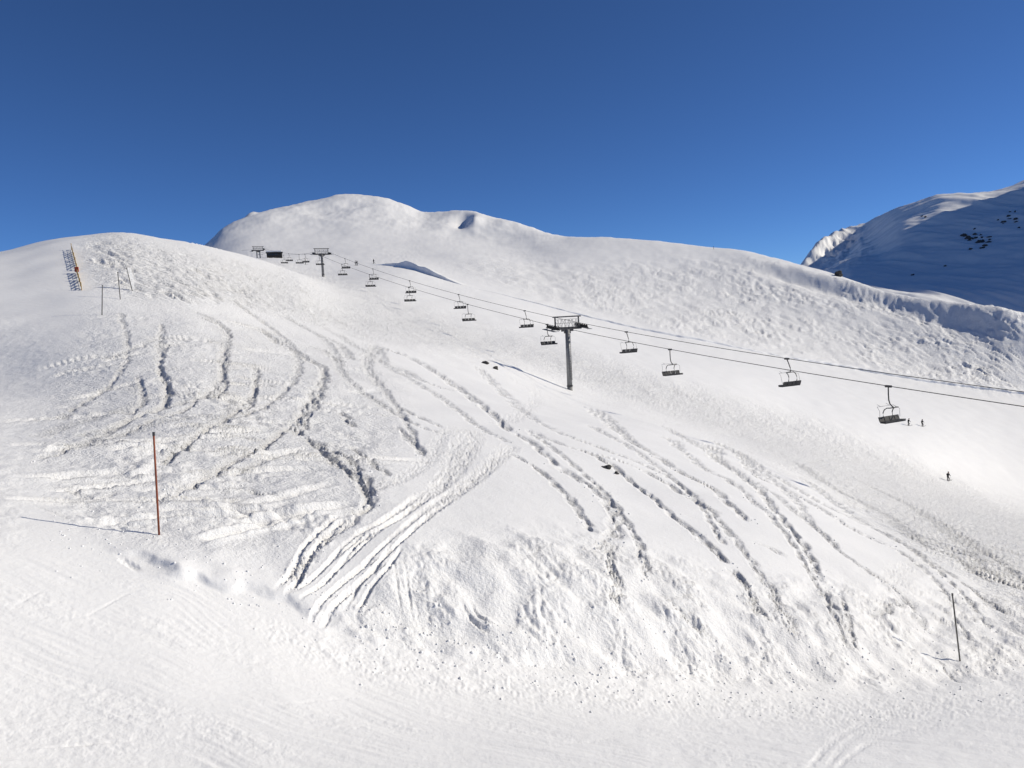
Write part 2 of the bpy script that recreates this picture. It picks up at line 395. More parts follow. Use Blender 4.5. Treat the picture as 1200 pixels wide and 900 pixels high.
rough_tracks = [
 (Z7([(200,10),(270,30),(350,65),(420,110),(480,155),(530,190),(570,225),(600,255)]), .55, .30),
 (Z7([(600,255),(650,285),(720,340),(790,390),(850,440),(890,500),(870,560),(860,610)]), .50, .24),
 (Z7([(580,310),(650,345),(710,395),(760,440),(800,490),(840,540)]), .34, .18),
 (Z7([(640,245),(740,290),(830,320),(920,345),(1010,385),(1090,435),(1180,490)]), .45, .20),
 (Z7([(780,300),(880,350),(960,410),(1050,490),(1110,535)]) + Z8([(310,270),(370,330),(420,390),(450,440),(490,510)]), .36, .24),
 (Z7([(830,190),(870,225),(930,275),(1010,325),(1090,375),(1170,415)]) + Z8([(370,160),(430,215)]), .50, .26),
 (Z8([(200,-30),(290,50),(380,100),(440,150),(500,205)]), .42, .16),
 (Z8([(320,-10),(350,40),(420,90),(480,150),(520,200),(560,250),(600,310),(620,370)]), .42, .26),
 (Z8([(330,-20),(400,20),(450,80),(520,110),(600,155),(680,205),(760,250),(830,275)]), .48, .22),
 (Z8([(560,40),(640,95),(740,150),(830,200),(920,270),(1000,300),(1060,345),(1110,380)]), .40, .15),
 (Z8([(430,40),(540,130),(600,210),(680,280)]), .36, .16),
 (Z8([(430,270),(490,285),(530,310)]), .42, .16),
 (Z8([(630,380),(660,440),(690,500),(700,540)]), .24, .18),
 (Z8([(680,400),(700,470),(740,590)]), .24, .20),
 (Z8([(940,560),(970,600),(1000,640),(1040,665)]), .22, .20),
 (Z8([(1000,470),(1040,530),(1100,570)]), .24, .14),
 (Z8([(780,470),(830,440),(900,430)]), .28, .14),
 (Z6([(720,0),(700,60),(640,90),(560,150),(500,190),(450,235)]), .26, .17),
 (Z6([(800,130),(740,180),(650,220),(560,270),(450,330),(390,345)]), .28, .16),
 (Z6([(640,5),(560,40),(440,75),(330,120),(200,180),(100,220)]), .34, .15),
 (Z6([(850,60),(900,30),(860,100),(830,150)]), .36, .20),
 (Z6([(870,160),(940,220),(1010,280),(1040,340),(960,380)]), .42, .20),
 (Z6([(470,-20),(465,40),(440,80)]), .36, .18),
 (Z6([(120,280),(200,290),(260,320),(340,290)]), .26, .12),
 (Z6([(660,290),(740,310),(820,310)]), .26, .12),
 (Z7([(270,240),(330,290),(350,320)]), .36, .2),
 (Z7([(270,180),(330,210),(410,245)]), .30, .16),
 (Z7([(275,70),(350,110),(430,140)]), .50, .22),
 (Z7([(0,270),(60,290),(140,330),(190,400),(200,440)]), .46, .2),
 (Z7([(120,200),(150,240)]), .4, .2),
 ([(299,385),(315,394),(331,406),(352,417),(372,428)], .40, .22), ([(373,407),(389,418),(400,424)], .45, .2),
 ([(378,428),(377,445),(360,470),(350,490),(343,510)], .36, .22), ([(262,405),(258,430),(262,452),(250,470)], .38, .2),
 ([(300,430),(298,455),(290,468),(268,488)], .32, .2), ([(195,402),(188,430),(196,462)], .38, .18),
 ([(160,440),(168,468),(150,488)], .3, .15), ([(230,370),(262,382),(270,398)], .45, .2), ([(120,420),(150,410),(200,395)], .4, .15),
 ([(408,520),(440,545),(460,560)], .3, .14), ([(330,535),(300,545),(255,560),(225,566)], .26, .14),
 ([(360,388),(395,402),(410,420)], .45, .2), ([(440,404),(448,425)], .5, .2),
 ([(712,645),(722,690),(716,720)], .32, .26), ([(780,690),(800,720),(830,745),(842,770)], .24, .22), ([(690,700),(700,740)], .26, .2),
 ([(1130,640),(1160,670),(1190,690)], .35, .12), ([(1080,600),(1120,630),(1160,650)], .35, .1),
]
for k, (pts, w, dp) in enumerate(rough_tracks):
    track(pts, w, dp, 'rough', k)
long_tracks = [
 [(225,362),(262,384),(263,420),(255,448),(215,480),(150,505),(80,528)], [(300,383),(340,408),(378,433),(373,462),(348,490),(310,522),(235,562),(160,594)],
 [(190,380),(186,430),(197,465),(160,490),(90,510)], [(330,368),(385,403),(402,440),(440,470),(490,500),(530,512)],
 [(395,392),(470,438),(520,468),(562,500),(600,520)], [(440,404),(430,430),(460,470),(492,525)],
 [(355,510),(400,545),(430,580),(412,610),(365,650),(335,700)], [(690,498),(760,538),(830,598),(880,658),(918,718),(935,760)],
 [(780,500),(850,543),(930,598),(1000,658),(1060,700),(1090,740)], [(860,528),(960,588),(1060,638),(1120,688),(1160,740)],
 [(900,604),(930,640),(960,690),(985,740),(1004,772)], [(1046,640),(1085,668),(1120,710)], [(140,365),(150,410),(130,450),(70,490)],
 [(270,350),(330,395),(350,430),(320,470),(250,500),(185,545)], [(620,505),(690,560),(740,620),(760,680)], [(560,430),(600,470),(640,500),(720,530),(800,570),(850,640)],
 [(940,560),(1010,610),(1080,650),(1180,720)], [(1000,560),(1080,600),(1160,650),(1210,690)],
]
for k, pts in enumerate(long_tracks):
    track(pts, .26 + .1 * ((k * 7) % 5) / 5, .13 + .06 * ((k * 3) % 4) / 4, 'rough', 130 + k)
ski_tracks = [
 (Z7([(600,290),(580,312),(520,365),(440,420),(370,475),(290,545),(240,590),(180,650),(110,715),(70,780)]), .17, .24),
 (Z7([(495,250),(490,290),(450,350),(400,400),(330,450),(270,495),(215,530)]) + [(400,655),(362,690),(340,708)], .16, .20),
 (Z7([(470,245),(460,280),(430,320),(410,370),(380,410)]), .16, .18),
 (Z7([(455,240),(400,270),(370,320),(310,370),(230,410),(180,430)]), .16, .15),
 (Z7([(640,90),(668,130),(662,165),(635,192),(580,222),(540,230)]), .18, .17),
 (Z7([(676,150),(672,170),(645,198),(590,228)]), .14, .10),
 (Z7([(590,100),(640,130),(665,150),(720,165),(780,182)]), .16, .16),
 (Z7([(280,570),(230,640),(180,700),(140,790)]), .17, .24),
 (Z6([(1000,375),(950,388),(870,460),(830,540),(780,610)]), .22, .30),
 (Z6([(1190,310),(1120,370),(1000,440),(900,550),(830,600)]), .18, .2),
 (Z6([(1100,480),(1010,540),(930,620),(880,690)]), .2, .26),
 (Z6([(630,80),(520,100),(380,130),(260,170),(150,200)]), .16, .12),
 (Z6([(360,0),(400,40),(330,80),(200,110),(90,150)]), .16, .11),
 (Z6([(700,60),(640,80),(560,140)]), .14, .12),
 (Z6([(180,680),(270,640),(360,590),(430,570)]), .06, .025),
 (Z6([(0,690),(100,670),(160,640)]), .06, .025), (Z6([(0,640),(70,610),(150,560)]), .05, .02),
 (Z6([(0,745),(120,752),(230,770),(420,768)]), .05, .03),
 ([(954,905),(983,871),(1017,850),(1060,832),(1130,818),(1210,812)], .16, .05), ([(975,905),(1005,880),(1040,862),(1100,850),(1210,846)], .12, .04),
 ([(620,880),(700,868),(780,862)], .06, .03), ([(820,842),(900,836),(1000,828)], .07, .04), ([(560,822),(690,812),(820,806)], .06, .03),
 ([(0,880),(90,874),(190,866)], .06, .03), ([(290,830),(390,820),(480,812)], .05, .03), ([(20,860),(120,842),(200,836)], .05, .03),
 ([(640,455),(700,470),(760,488),(800,500)], .25, .12),
 ([(1035,690),(1050,668),(1075,660),(1100,660)], .22, .14), ([(1052,690),(1062,675),(1080,667)], .18, .12),
 ([(100,620),(60,600),(30,590)], .1, .06),
 ([(540,690),(555,722),(575,740),(592,748)], .2, .24), ([(466,640),(472,690),(480,740)], .14, .1), ([(490,680),(498,730),(512,750)], .16, .12),
 ([(860,525),(900,545),(960,575),(1010,600)], .3, .12), ([(790,505),(830,530),(870,560),(905,592)], .3, .14),
]
for k, (pts, w, dp) in enumerate(ski_tracks):
    if w >= .14 and w < .25:
        track(pts, w, dp, 'ski', 60 + k, .10); track(pts, w, dp * .8, 'ski', 90 + k, -.10)
    else:
        track(pts, w * 1.4, dp, 'ski', 60 + k)
# random older tracks down the churned slope and across the powder
def rnd_tracks(n, poly, ln, wr, dr, ang, kind, seed):
    R = random.Random(seed); xs = [p[0] for p in poly]; ys = [p[1] for p in poly]; made = 0
    def inside(px, py):
        c = False
        for k in range(len(poly)):
            (x1, y1), (x2, y2) = poly[k], poly[(k + 1) % len(poly)]
            if (y1 > py) != (y2 > py) and px < x1 + (py - y1) * (x2 - x1) / (y2 - y1): c = not c
        return c
    while made < n:
        px, py = R.uniform(min(xs), max(xs)), R.uniform(min(ys), max(ys))
        if not inside(px, py): continue
        made += 1
        gx, gy = ground_at(px, py); a = math.radians(ang + R.gauss(0, 14)); l = R.uniform(*ln); cv = R.gauss(0, .10)
        P = []
        for t in np.linspace(-.5, .5, 7):
            aa = a + cv * t * l * .35
            P.append((gx + math.cos(aa) * t * l, gy + math.sin(aa) * t * l))
        W = np.array(P); wd = R.uniform(*wr); res = line_dist(W, wd * 3)
        if res is None: continue
        idx, r, al, sd, L = res
        we = np.maximum(wd, .8 * SPC[idx])
        fade = smooth01(al / (L * .25)) * smooth01((L - al) / (L * .25)) * (wd / we) ** .75; q = r / we; dpt = R.uniform(*dr)
        D[idx] += fade * (-dpt * np.exp(-q ** 4) + .4 * dpt * np.exp(-((q - 1.6) / .5) ** 2))
rnd_tracks(900, [(95,290),(140,274),(345,322),(440,340),(560,390),(760,440),(950,490),(1190,580),(1190,690),(1060,630),(860,515),(690,450),(560,415),(430,395),(330,368),(160,345)], (.8, 4.5), (.10, .20), (.08, .24), -32, 'ski', 3)
rnd_tracks(800, [(580,330),(600,338),(760,380),(950,418),(1190,458),(1190,372),(1050,352),(880,305),(690,314),(590,306)], (2, 9), (.25, .45), (.18, .5), -60, 'ski', 4)
rnd_tracks(60, [(100,360),(230,360),(330,380),(440,420),(440,560),(330,620),(120,590),(70,520)], (2, 6), (.10, .22), (.07, .18), 40, 'ski', 5)

# ---- special shapes of the land
def blob(px, py, rx, ry, h, far=None):
    gx, gy = ground_at(px, py) if far is None else (float(ray(px, py)[0]) * far, far)
    D[:] += h * np.exp(-((VX - gx) / rx) ** 2 - ((VY - gy) / ry) ** 2)
def bench(pts, wlow, whigh, h, rag=.15):
    """a step along a line: the ground rises by h just uphill (left-hand side) of it and eases back over whigh"""
    P = densify(pts, 1); W = gblur(np.array([ground_at(a, b) for a, b in P]), 4, 0)
    res = line_dist(W, max(wlow, whigh) * 2.5)
    idx, r, al, sd, L = res
    s = r * sd; fade = smooth01(al / (L * .15)) * smooth01((L - al) / (L * .15))
    wl = np.maximum(wlow, 1.6 * SPC[idx])
    if rag > .3: s = s + .30 * fbm(VX[idx] / .9, VY[idx] / .9, 310, 3, .45)
    D[idx] += fade * h * np.where(s > 0, smooth01(s / wl) * np.exp(-(np.maximum(s - wl, 0) / whigh) ** 2), 0) * (1 + rag * perlin(al / max(wlow * 9, 1.2), np.zeros_like(al), 300))
bench([(60,640),(120,652),(180,668),(250,686),(320,714),(385,738),(420,748),(470,760),(550,772),(620,780),(700,787),(760,792)], .26, .6, .085, .75)
# cut bank along the uphill edge of the far piste
# pits broken into the piste edge on the left
blob(208, 672, .3, .3, .08); blob(268, 676, .2, .25, .05)
for pts in ([(136,650),(146,658),(156,664),(166,673)], [(243,672),(248,680),(254,685)], [(345,700),(352,706),(356,712)]):
    track(pts, .30, .34, 'ski', 195)
# ridge on the right: a long shaded flank
def flank(pts, w, h):
    P = densify(pts, 1); W = np.array([ground_at(a, b) for a, b in P])
    idx, r, al, sd, L = line_dist(W, w * 4)
    s = -r * sd                                   # positive to the left of the run = towards the valley side
    fade = smooth01(al / (L * .3)) * smooth01((L - al) / (L * .12) + .2)
    D[idx] += fade * h * (s / w) * np.exp(-(s / w) ** 2) * 1.6
flank([(850,303),(900,314),(950,328),(1000,342),(1060,357),(1130,371),(1210,388)], 9, -2.6)
# wind scoop and cornice on the summit
gx, gy = ground_at(542, 259); blob(543, 258, 7, 22, -5.0); blob(556, 261, 5, 16, 2.5)
blob(293, 252, 3.2, 10, 4.0, 562); blob(284, 258, 4, 10, -2.5, 556)
for pts in ([(330,283),(380,281),(420,279),(470,278)], [(360,267),(400,264),(440,262)], [(470,270),(480,262),(490,255),(500,251)], [(340,246),(400,240),(430,236)], [(560,283),(600,292),(640,298)]):
    track(pts, .8, .35, 'ski', 190)

VZ = VZ + D
SNOWZ = VZ.reshape(NU, ROWS); SNOWS = S
def snow_height(x, y):
    """displaced snow surface at a place"""
    u = x / y; i = int(np.clip(np.interp(u, ut, np.arange(NU)), 0, NU - 2)); a = np.interp(u, ut, np.arange(NU)) - i
    z0 = np.interp(math.log(y), SNOWS[i], SNOWZ[i]); z1 = np.interp(math.log(y), SNOWS[i + 1], SNOWZ[i + 1])
    return float(z0 * (1 - a) + z1 * a)

# ------------------------------------------------------------------ materials
def mat(name, color, rough=.5, metal=0.0, noise=None, bump=0.0, bscale=8):
    m = bpy.data.materials.new(name); m.use_nodes = True; nt = m.node_tree
    b = nt.nodes['Principled BSDF']; b.inputs['Roughness'].default_value = rough; b.inputs['Metallic'].default_value = metal
    tc = nt.nodes.new('ShaderNodeTexCoord'); n = nt.nodes.new('ShaderNodeTexNoise'); n.inputs['Scale'].default_value = noise or 4
    n.inputs['Detail'].default_value = 5
    nt.links.new(tc.outputs['Object'], n.inputs['Vector'])
    r = nt.nodes.new('ShaderNodeValToRGB')
    r.color_ramp.elements[0].position = .3; r.color_ramp.elements[1].position = .72
    r.color_ramp.elements[0].color = (*[c * .72 for c in color], 1); r.color_ramp.elements[1].color = (*[min(1, c * 1.15) for c in color], 1)
    nt.links.new(n.outputs['Fac'], r.inputs['Fac']); nt.links.new(r.outputs['Color'], b.inputs['Base Color'])
    if bump:
        n2 = nt.nodes.new('ShaderNodeTexNoise'); n2.inputs['Scale'].default_value = bscale; n2.inputs['Detail'].default_value = 6
        nt.links.new(tc.outputs['Object'], n2.inputs['Vector'])
        bp = nt.nodes.new('ShaderNodeBump'); bp.inputs['Strength'].default_value = bump; bp.inputs['Distance'].default_value = .1
        nt.links.new(n2.outputs['Fac'], bp.inputs['Height']); nt.links.new(bp.outputs['Normal'], b.inputs['Normal'])
    return m
def snow_mat(name):
    m = bpy.data.materials.new(name); m.use_nodes = True; nt = m.node_tree
    b = nt.nodes['Principled BSDF']; b.inputs['Roughness'].default_value = .55
    b.inputs['Specular IOR Level'].default_value = .18
    tc = nt.nodes.new('ShaderNodeTexCoord')
    n = nt.nodes.new('ShaderNodeTexNoise'); n.inputs['Scale'].default_value = .35; n.inputs['Detail'].default_value = 6
    nt.links.new(tc.outputs['Object'], n.inputs['Vector'])
    r = nt.nodes.new('ShaderNodeValToRGB')
    r.color_ramp.elements[0].color = (.82, .82, .815, 1); r.color_ramp.elements[1].color = (.88, .88, .875, 1)
    nt.links.new(n.outputs['Fac'], r.inputs['Fac']); nt.links.new(r.outputs['Color'], b.inputs['Base Color'])
    at = nt.nodes.new('ShaderNodeAttribute'); at.attribute_name = 'broken'
    n1 = nt.nodes.new('ShaderNodeTexNoise'); n1.inputs['Scale'].default_value = 14; n1.inputs['Detail'].default_value = 5; n1.inputs['Roughness'].default_value = .65
    n2 = nt.nodes.new('ShaderNodeTexNoise'); n2.inputs['Scale'].default_value = 2.2; n2.inputs['Detail'].default_value = 4; n2.inputs['Roughness'].default_value = .6
    nt.links.new(tc.outputs['Object'], n1.inputs['Vector'])
    mp = nt.nodes.new('ShaderNodeMapping'); mp.inputs['Rotation'].default_value = (0, 0, math.radians(32)); mp.inputs['Scale'].default_value = (.42, 1.15, 1)
    nt.links.new(tc.outputs['Object'], mp.inputs['Vector']); nt.links.new(mp.outputs['Vector'], n2.inputs['Vector'])
    n2.inputs['Distortion'].default_value = .8
    sep = nt.nodes.new('ShaderNodeSeparateColor'); nt.links.new(at.outputs['Color'], sep.inputs['Color'])
    b1 = nt.nodes.new('ShaderNodeBump'); b1.inputs['Distance'].default_value = .055
    b2 = nt.nodes.new('ShaderNodeBump'); b2.inputs['Distance'].default_value = .38
    nt.links.new(sep.outputs['Red'], b1.inputs['Strength']); nt.links.new(sep.outputs['Green'], b2.inputs['Strength'])
    nt.links.new(n1.outputs['Fac'], b1.inputs['Height']); nt.links.new(n2.outputs['Fac'], b2.inputs['Height'])
    n3 = nt.nodes.new('ShaderNodeTexNoise'); n3.inputs['Scale'].default_value = 5.5; n3.inputs['Detail'].default_value = 4; n3.inputs['Roughness'].default_value = .7
    nt.links.new(tc.outputs['Object'], n3.inputs['Vector'])
    b3 = nt.nodes.new('ShaderNodeBump'); b3.inputs['Distance'].default_value = .24
    nt.links.new(sep.outputs['Blue'], b3.inputs['Strength']); nt.links.new(n3.outputs['Fac'], b3.inputs['Height'])
    nt.links.new(b2.outputs['Normal'], b3.inputs['Normal']); nt.links.new(b3.outputs['Normal'], b1.inputs['Normal']); nt.links.new(b1.outputs['Normal'], b.inputs['Normal'])
    return m
M = dict(
    snow=snow_mat('snow'),
    steel=mat('galvanised_steel', (.24, .245, .25), .55, .3, 3),
    dark=mat('dark_steel', (.055, .055, .058), .55, .2, 5),
    rubber=mat('rubber', (.02, .02, .02), .8, 0, 8),
    pad=mat('seat_padding', (.035, .035, .038), .7, 0, 9),
    rope=mat('wire_rope', (.045, .045, .047), .6, .3, 12),
    concrete=mat('concrete', (.30, .295, .28), .9, 0, 5, .3),
    orange=mat('orange_pole', (.26, .060, .020), .6, 0, 6),
    grey=mat('grey_pole', (.10, .095, .09), .6, 0, 6),
    white=mat('white_banner', (.78, .78, .77), .7, 0, 6),
    yellow=mat('yellow_wood', (.42, .28, .10), .75, 0, 10),
    red=mat('red_board', (.45, .055, .02), .6, 0, 6),
    rock=mat('rock', (.07, .066, .062), .95, 0, 2.5, .8, 6),
    cloth=mat('dark_clothing', (.018, .018, .022), .85, 0, 8),
    cloth2=mat('charcoal_clothing', (.03, .03, .034), .85, 0, 8),
    timber=mat('dark_timber', (.035, .03, .026), .8, 0, 5),
    glass=mat('dark_glass', (.03, .035, .04), .1, 0, 2),
)

# ------------------------------------------------------------------ object helpers
def tag(o, label=None, cat=None, group=None, kind=None):
    if label: o['label'] = label
    if cat: o['category'] = cat
    if group: o['group'] = group
    if kind: o['kind'] = kind
    return o
def empty(name, loc, rz=0.0):
    o = bpy.data.objects.new(name, None); COL.objects.link(o); o.location = loc; o.rotation_euler = (0, 0, rz); o.empty_display_size = .2
    return o
def obj(name, me, m, parent=None):
    o = bpy.data.objects.new(name, me); COL.objects.link(o)
    if m is not None and not me.materials: me.materials.append(m)
    o.parent = parent
    return o
def grid_mesh(name, X, Y, Z, nu, rows, smooth=True):
    me = bpy.data.meshes.new(name)
    me.vertices.add(nu * rows); me.vertices.foreach_set('co', np.stack([X, Y, Z], 1).astype(np.float32).ravel())
    i, j = np.meshgrid(np.arange(nu - 1), np.arange(rows - 1), indexing='ij'); a = (i * rows + j).ravel()
    f = np.stack([a, a + rows, a + rows + 1, a + 1], 1).astype(np.int32)
    me.loops.add(f.size); me.loops.foreach_set('vertex_index', f.ravel())
    me.polygons.add(len(f)); me.polygons.foreach_set('loop_start', np.arange(0, f.size, 4, dtype=np.int32))
    me.polygons.foreach_set('loop_total', np.full(len(f), 4, np.int32))
    me.update(calc_edges=True)
    me.polygons.foreach_set('use_smooth', np.full(len(f), smooth))
    return me
class MB:
    """collects solid shapes, then becomes one mesh"""
    def __init__(s): s.v = []; s.f = []
    def add(s, v, f):
        n = len(s.v); s.v += [tuple(p) for p in v]; s.f += [tuple(i + n for i in q) for q in f]
    def box(s, c, d, R=None):
        c = Vector(c); v = []
        for x in (-.5, .5):
            for y in (-.5, .5):
                for z in (-.5, .5):
                    p = Vector((x * d[0], y * d[1], z * d[2])); v.append((R @ p if R else p) + c)
        s.add(v, [(0,1,3,2),(4,6,7,5),(0,4,5,1),(2,3,7,6),(0,2,6,4),(1,5,7,3)]); return s
    def tube(s, pts, r, n=8):
        pts = [Vector(p) for p in pts]; rr = r if hasattr(r, '__len__') else [r] * len(pts); v = []; f = []
        ref = Vector((0, 0, 1))
        for k, p in enumerate(pts):
            t = (pts[min(k + 1, len(pts) - 1)] - pts[max(k - 1, 0)]).normalized()
            if k == 0:
                if abs(t.z) > .9: ref = Vector((1, 0, 0))
            a = t.cross(ref).normalized(); b = t.cross(a).normalized()
            for q in range(n):
                w = 2 * math.pi * q / n; v.append(p + (a * math.cos(w) + b * math.sin(w)) * rr[k])
        for k in range(len(pts) - 1):
            for q in range(n):
                f.append((k * n + q, k * n + (q + 1) % n, (k + 1) * n + (q + 1) % n, (k + 1) * n + q))
        f.append(tuple(range(n))); f.append(tuple(reversed(range((len(pts) - 1) * n, len(pts) * n)))); s.add(v, f); return s
    def build(s, name, m, parent=None, smooth=False):
        return obj(name, s.mesh(name, smooth), m, parent)
    def mesh(s, name, smooth=False):
        me = bpy.data.meshes.new(name); me.from_pydata(s.v, [], s.f); me.update()
        bm = bmesh.new(); bm.from_mesh(me); bmesh.ops.recalc_face_normals(bm, faces=bm.faces); bm.to_mesh(me); bm.free()
        if smooth: me.polygons.foreach_set('use_smooth', [True] * len(me.polygons))
        return me
def copy_tree(o, parent=None):
    c = o.copy(); COL.objects.link(c); c.parent = parent
    for ch in list(o.children): copy_tree(ch, c)
    return c

# ------------------------------------------------------------------ the sheet of snow
me = grid_mesh('snow_slope', VX, VY, VZ, NU, ROWS)
near = smooth01(1 - (VY - 8) / 45)
fine = near * (0.26 + .6 * m_bank + .5 * m_left + .12 * m_natural + .3 * m_crust + .9 * RUB * (1 - m_piste))
med = smooth01((VY - 10) / 15) * (1 - smooth01((VY - 120) / 90)) * (RUB * .95 + .45 * m_left + .55 * m_chop1 + .12 * m_natural + .25 * m_crust)
mid = smooth01((VY - 12) / 30) * (.9 * m_chop1 + .9 * m_chop2 + .10) * (1 - m_far * (1 - m_chop2))
ca = me.color_attributes.new('broken', 'FLOAT_COLOR', 'POINT')
ca.data.foreach_set('color', np.stack([np.clip(fine, 0, 1), np.clip(mid, 0, 1), np.clip(med, 0, 1), fine * 0 + 1], 1).astype(np.float32).ravel())
slope = obj('snow_slope', me, M['snow'])
tag(slope, kind='structure')

# ---- cut banks along the uphill edge of the far piste: a steep face towards the piste, easing into the slope behind
def cut_bank(pts, hts, back, seed):
    P = densify(pts, 1); n0 = len(P); W = np.array([ground_at(a, b) for a, b in P]); W = np.stack([gblur(W[:, 0], 2, 0), gblur(W[:, 1], 3, 0)], 1)
    L = np.concatenate([[0], np.cumsum(np.linalg.norm(np.diff(W, axis=0), axis=1))]); n = int(L[-1] / .5)
    q = np.linspace(0, L[-1], n); X = np.interp(q, L, W[:, 0]); Y = np.interp(q, L, W[:, 1])
    H = np.interp(q / L[-1], np.linspace(0, 1, len(hts)), hts) * (1 + .22 * fbm(q / 7, q * 0, seed, 2))
    H = np.maximum(H, .02); wob = .5 * fbm(q / 6, q * 0 + 3, seed + 9, 2)
    d = np.stack([np.gradient(X), np.gradient(Y)], 1); nn = np.stack([-d[:, 1], d[:, 0]], 1); nn /= np.linalg.norm(nn, axis=1)[:, None]
    prof = [(-.35, None, -.9), (-.12, .25, 0), (.0, .8, 0), (.22, 1.0, 0), (.9, 1.02, 0), (back * .5, .55, 0), (back, None, -.35)]
    VXs = []; VYs = []; VZs = []
    for k in range(n):
        for a, hf, dz in prof:
            x = X[k] + nn[k, 0] * (a + wob[k]); y = Y[k] + nn[k, 1] * (a + wob[k])
            z = snow_height(x, y)
            VXs.append(x); VYs.append(y); VZs.append(z + (dz if hf is None else hf * H[k]))
    me = grid_mesh('piste_edge_bank', np.array(VXs), np.array(VYs), np.array(VZs), n, len(prof), False)
    tag(obj('piste_edge_bank', me, M['snow']), kind='structure')
cut_bank([(432,310.5),(450,311),(470,313),(490,318),(510,324.5),(530,331),(545,335)], [0, 1.0, 2.2, 2.4, 1.8, .9, 0], 9, 700)
cut_bank([(540,334),(600,348),(669,367),(760,388),(850,405),(940,423)], [0, .3, .5, .7, .6, .3], 5, 720)
cut_bank([(885,412.5),(950,424),(1010,434),(1060,444),(1130,453),(1215,465)], [.2, .8, 1.0, .8, .9, .7], 7, 740)

# ------------------------------------------------------------------ far shaded mountain on the right
SHADE_PEAK_H = 600.0
MC = [
 [(800,430,900),(1000,420,900),(1200,450,900),(1500,480,900),(2100,540,900)],
 [(800,420,1300),(920,370,1250),(1000,352,1220),(1100,352,1200),(1200,350,1200),(1500,330,1200),(2100,330,1200)],
 [(800,418,1900),(900,360,1900),(920,345,1900),(960,325,1800),(1000,318,1550),(1060,318,1500),(1130,305,1500),(1200,285,1500),(1500,230,1500),(2100,200,1500)],
 [(800,416,2100),(900,352,2120),(930,328,2200),(941,320,2230),(968,306,2300),(997,290,2360),(1013,281,2250),(1060,272,1800),(1130,257,1750),(1200,245,1750),(1500,190,1750),(2100,170,1750)],
 [(800,414,2200),(900,345,2230),(941,307,2270),(950,296,2310),(968,280,2420),(997,268,2600),(1013,264,2640),(1029,255,2520),(1048,247,2330),(1075,238,2140),(1107,229,2020),(1157,226,2000),(1200,216,2000),(1300,192,2000),(1500,165,2000),(2100,150,2000)],
 [(800,440,2800),(941,365,2800),(1013,320,2950),(1107,280,2500),(1200,262,2350),(1500,215,2350),(2100,200,2350)],
]
nu2, nr2 = 420, 300
u2 = np.concatenate([np.linspace(float(ray(860, 350)[0]), float(ray(1260, 350)[0]), nu2 - 60), np.linspace(float(ray(1262, 350)[0]), float(ray(2050, 350)[0]), 60)])
ke = []; ks = []
for c in MC:
    c = np.array(c, float); uu, ee = ray(c[:, 0], c[:, 1])
    ke.append(gblur(pchip(uu, ee, u2), 2.0, 0)); ks.append(gblur(pchip(uu, np.log(c[:, 2]), u2), 6, 0))
ke = np.array(ke); ks = np.array(ks)
S2 = np.empty((nu2, nr2)); E2 = np.empty((nu2, nr2))
for i in range(nu2):
    sv = np.linspace(ks[0, i], ks[-1, i], nr2); S2[i] = sv; E2[i] = pchip(ks[:, i], ke[:, i], sv)
E2 = E2 + (gblur(E2, 3, 1) - E2) * .7
Y2 = np.exp(S2).ravel(); X2 = np.repeat(u2, nr2) * Y2; Zb = E2.ravel() * Y2
px2, py2 = project(np.repeat(u2, nr2), E2.ravel())
kn = np.exp(-((px2 - 975) / 40) ** 2 - ((py2 - 292) / 26) ** 2)
D2 = kn * (9 * ridged(X2 / 55, Y2 / 120, 430, 3) + 3 * fbm(X2 / 14, Y2 / 30, 440, 2)) + 5.0 * ridged(X2 / 110 + .3 * Y2 / 110, Y2 / 420, 450, 3) + 4.0 * fbm(X2 / 160, Y2 / 160, 400, 4) + 0.9 * fbm(X2 / 40, Y2 / 40, 410, 3)
D2 += SHADE_PEAK_H * np.exp(-((X2 - 1900) / 330) ** 2 - (np.maximum(Y2 - 1840, 0) / 110) ** 2 - (np.maximum(1000 - Y2, 0) / 300) ** 2)      # unseen peak added out of frame to throw shade on this face
me2 = grid_mesh('far_mountain', X2, Y2, Zb + D2, nu2, nr2)
far = obj('far_mountain', me2, M['snow']); tag(far, kind='structure')
def far_at(px, py):
    d = (px2 - px) ** 2 + (py2 - py) ** 2 + np.where(E2.ravel() < np.maximum.accumulate(E2, axis=1).ravel() - 1e-4, 1e6, 0)
    k = int(np.argmin(d)); return Vector((X2[k], Y2[k], Zb[k] + D2[k]))

vf = MB_plane = grid_mesh('valley_bounce_sheet', *[a.ravel() for a in (lambda g: (g[0], g[1], -210 + 6 * fbm(g[0] / 700, g[1] / 700, 600, 3)))(np.meshgrid(np.linspace(-6000, 6000, 60), np.linspace(-3000, 9000, 60), indexing='ij'))], 60, 60)  # hidden snow sheet added to bounce light up onto the far mountain
tag(obj('valley_bounce_sheet', vf, M['snow']), kind='structure')

# ------------------------------------------------------------------ chairlift line
T1 = Vector((0, 0, 0)); u_, e_ = ray(668, 457); T1 = Vector((float(u_) * 100, 100, 0))
u2_, _ = ray(379, 326); T2 = Vector((float(u2_) * 211, 211, 0))
LD = (T1 - T2).normalized()                       # downhill, towards the camera and right
PD = Vector((-LD.y, LD.x, 0))                     # to the right and away
if PD.x < 0: PD = -PD
HALF = 2.15
def line_t(px, py, off):
    """distance along the line (from the near tower, downhill positive) at which a strand crosses a photo column"""
    u = float(ray(px, py)[0]); b = T1 + PD * off
    return (u * b.y - b.x) / (LD.x - u * LD.y)
def strand(pts, off):
    t = []; z = []
    for px, py in pts:
        tt = line_t(px, py, off); Y = (T1 + PD * off + LD * tt).y
        t.append(tt); z.append(float(ray(px, py)[1]) * Y)
    return np.array(t), np.array(z)
nt_, nz_ = strand([(297,292),(369,296),(420,316),(441,324.7),(548,358),(645,381),(785,409),(1041,453),(1200,476)], -HALF)
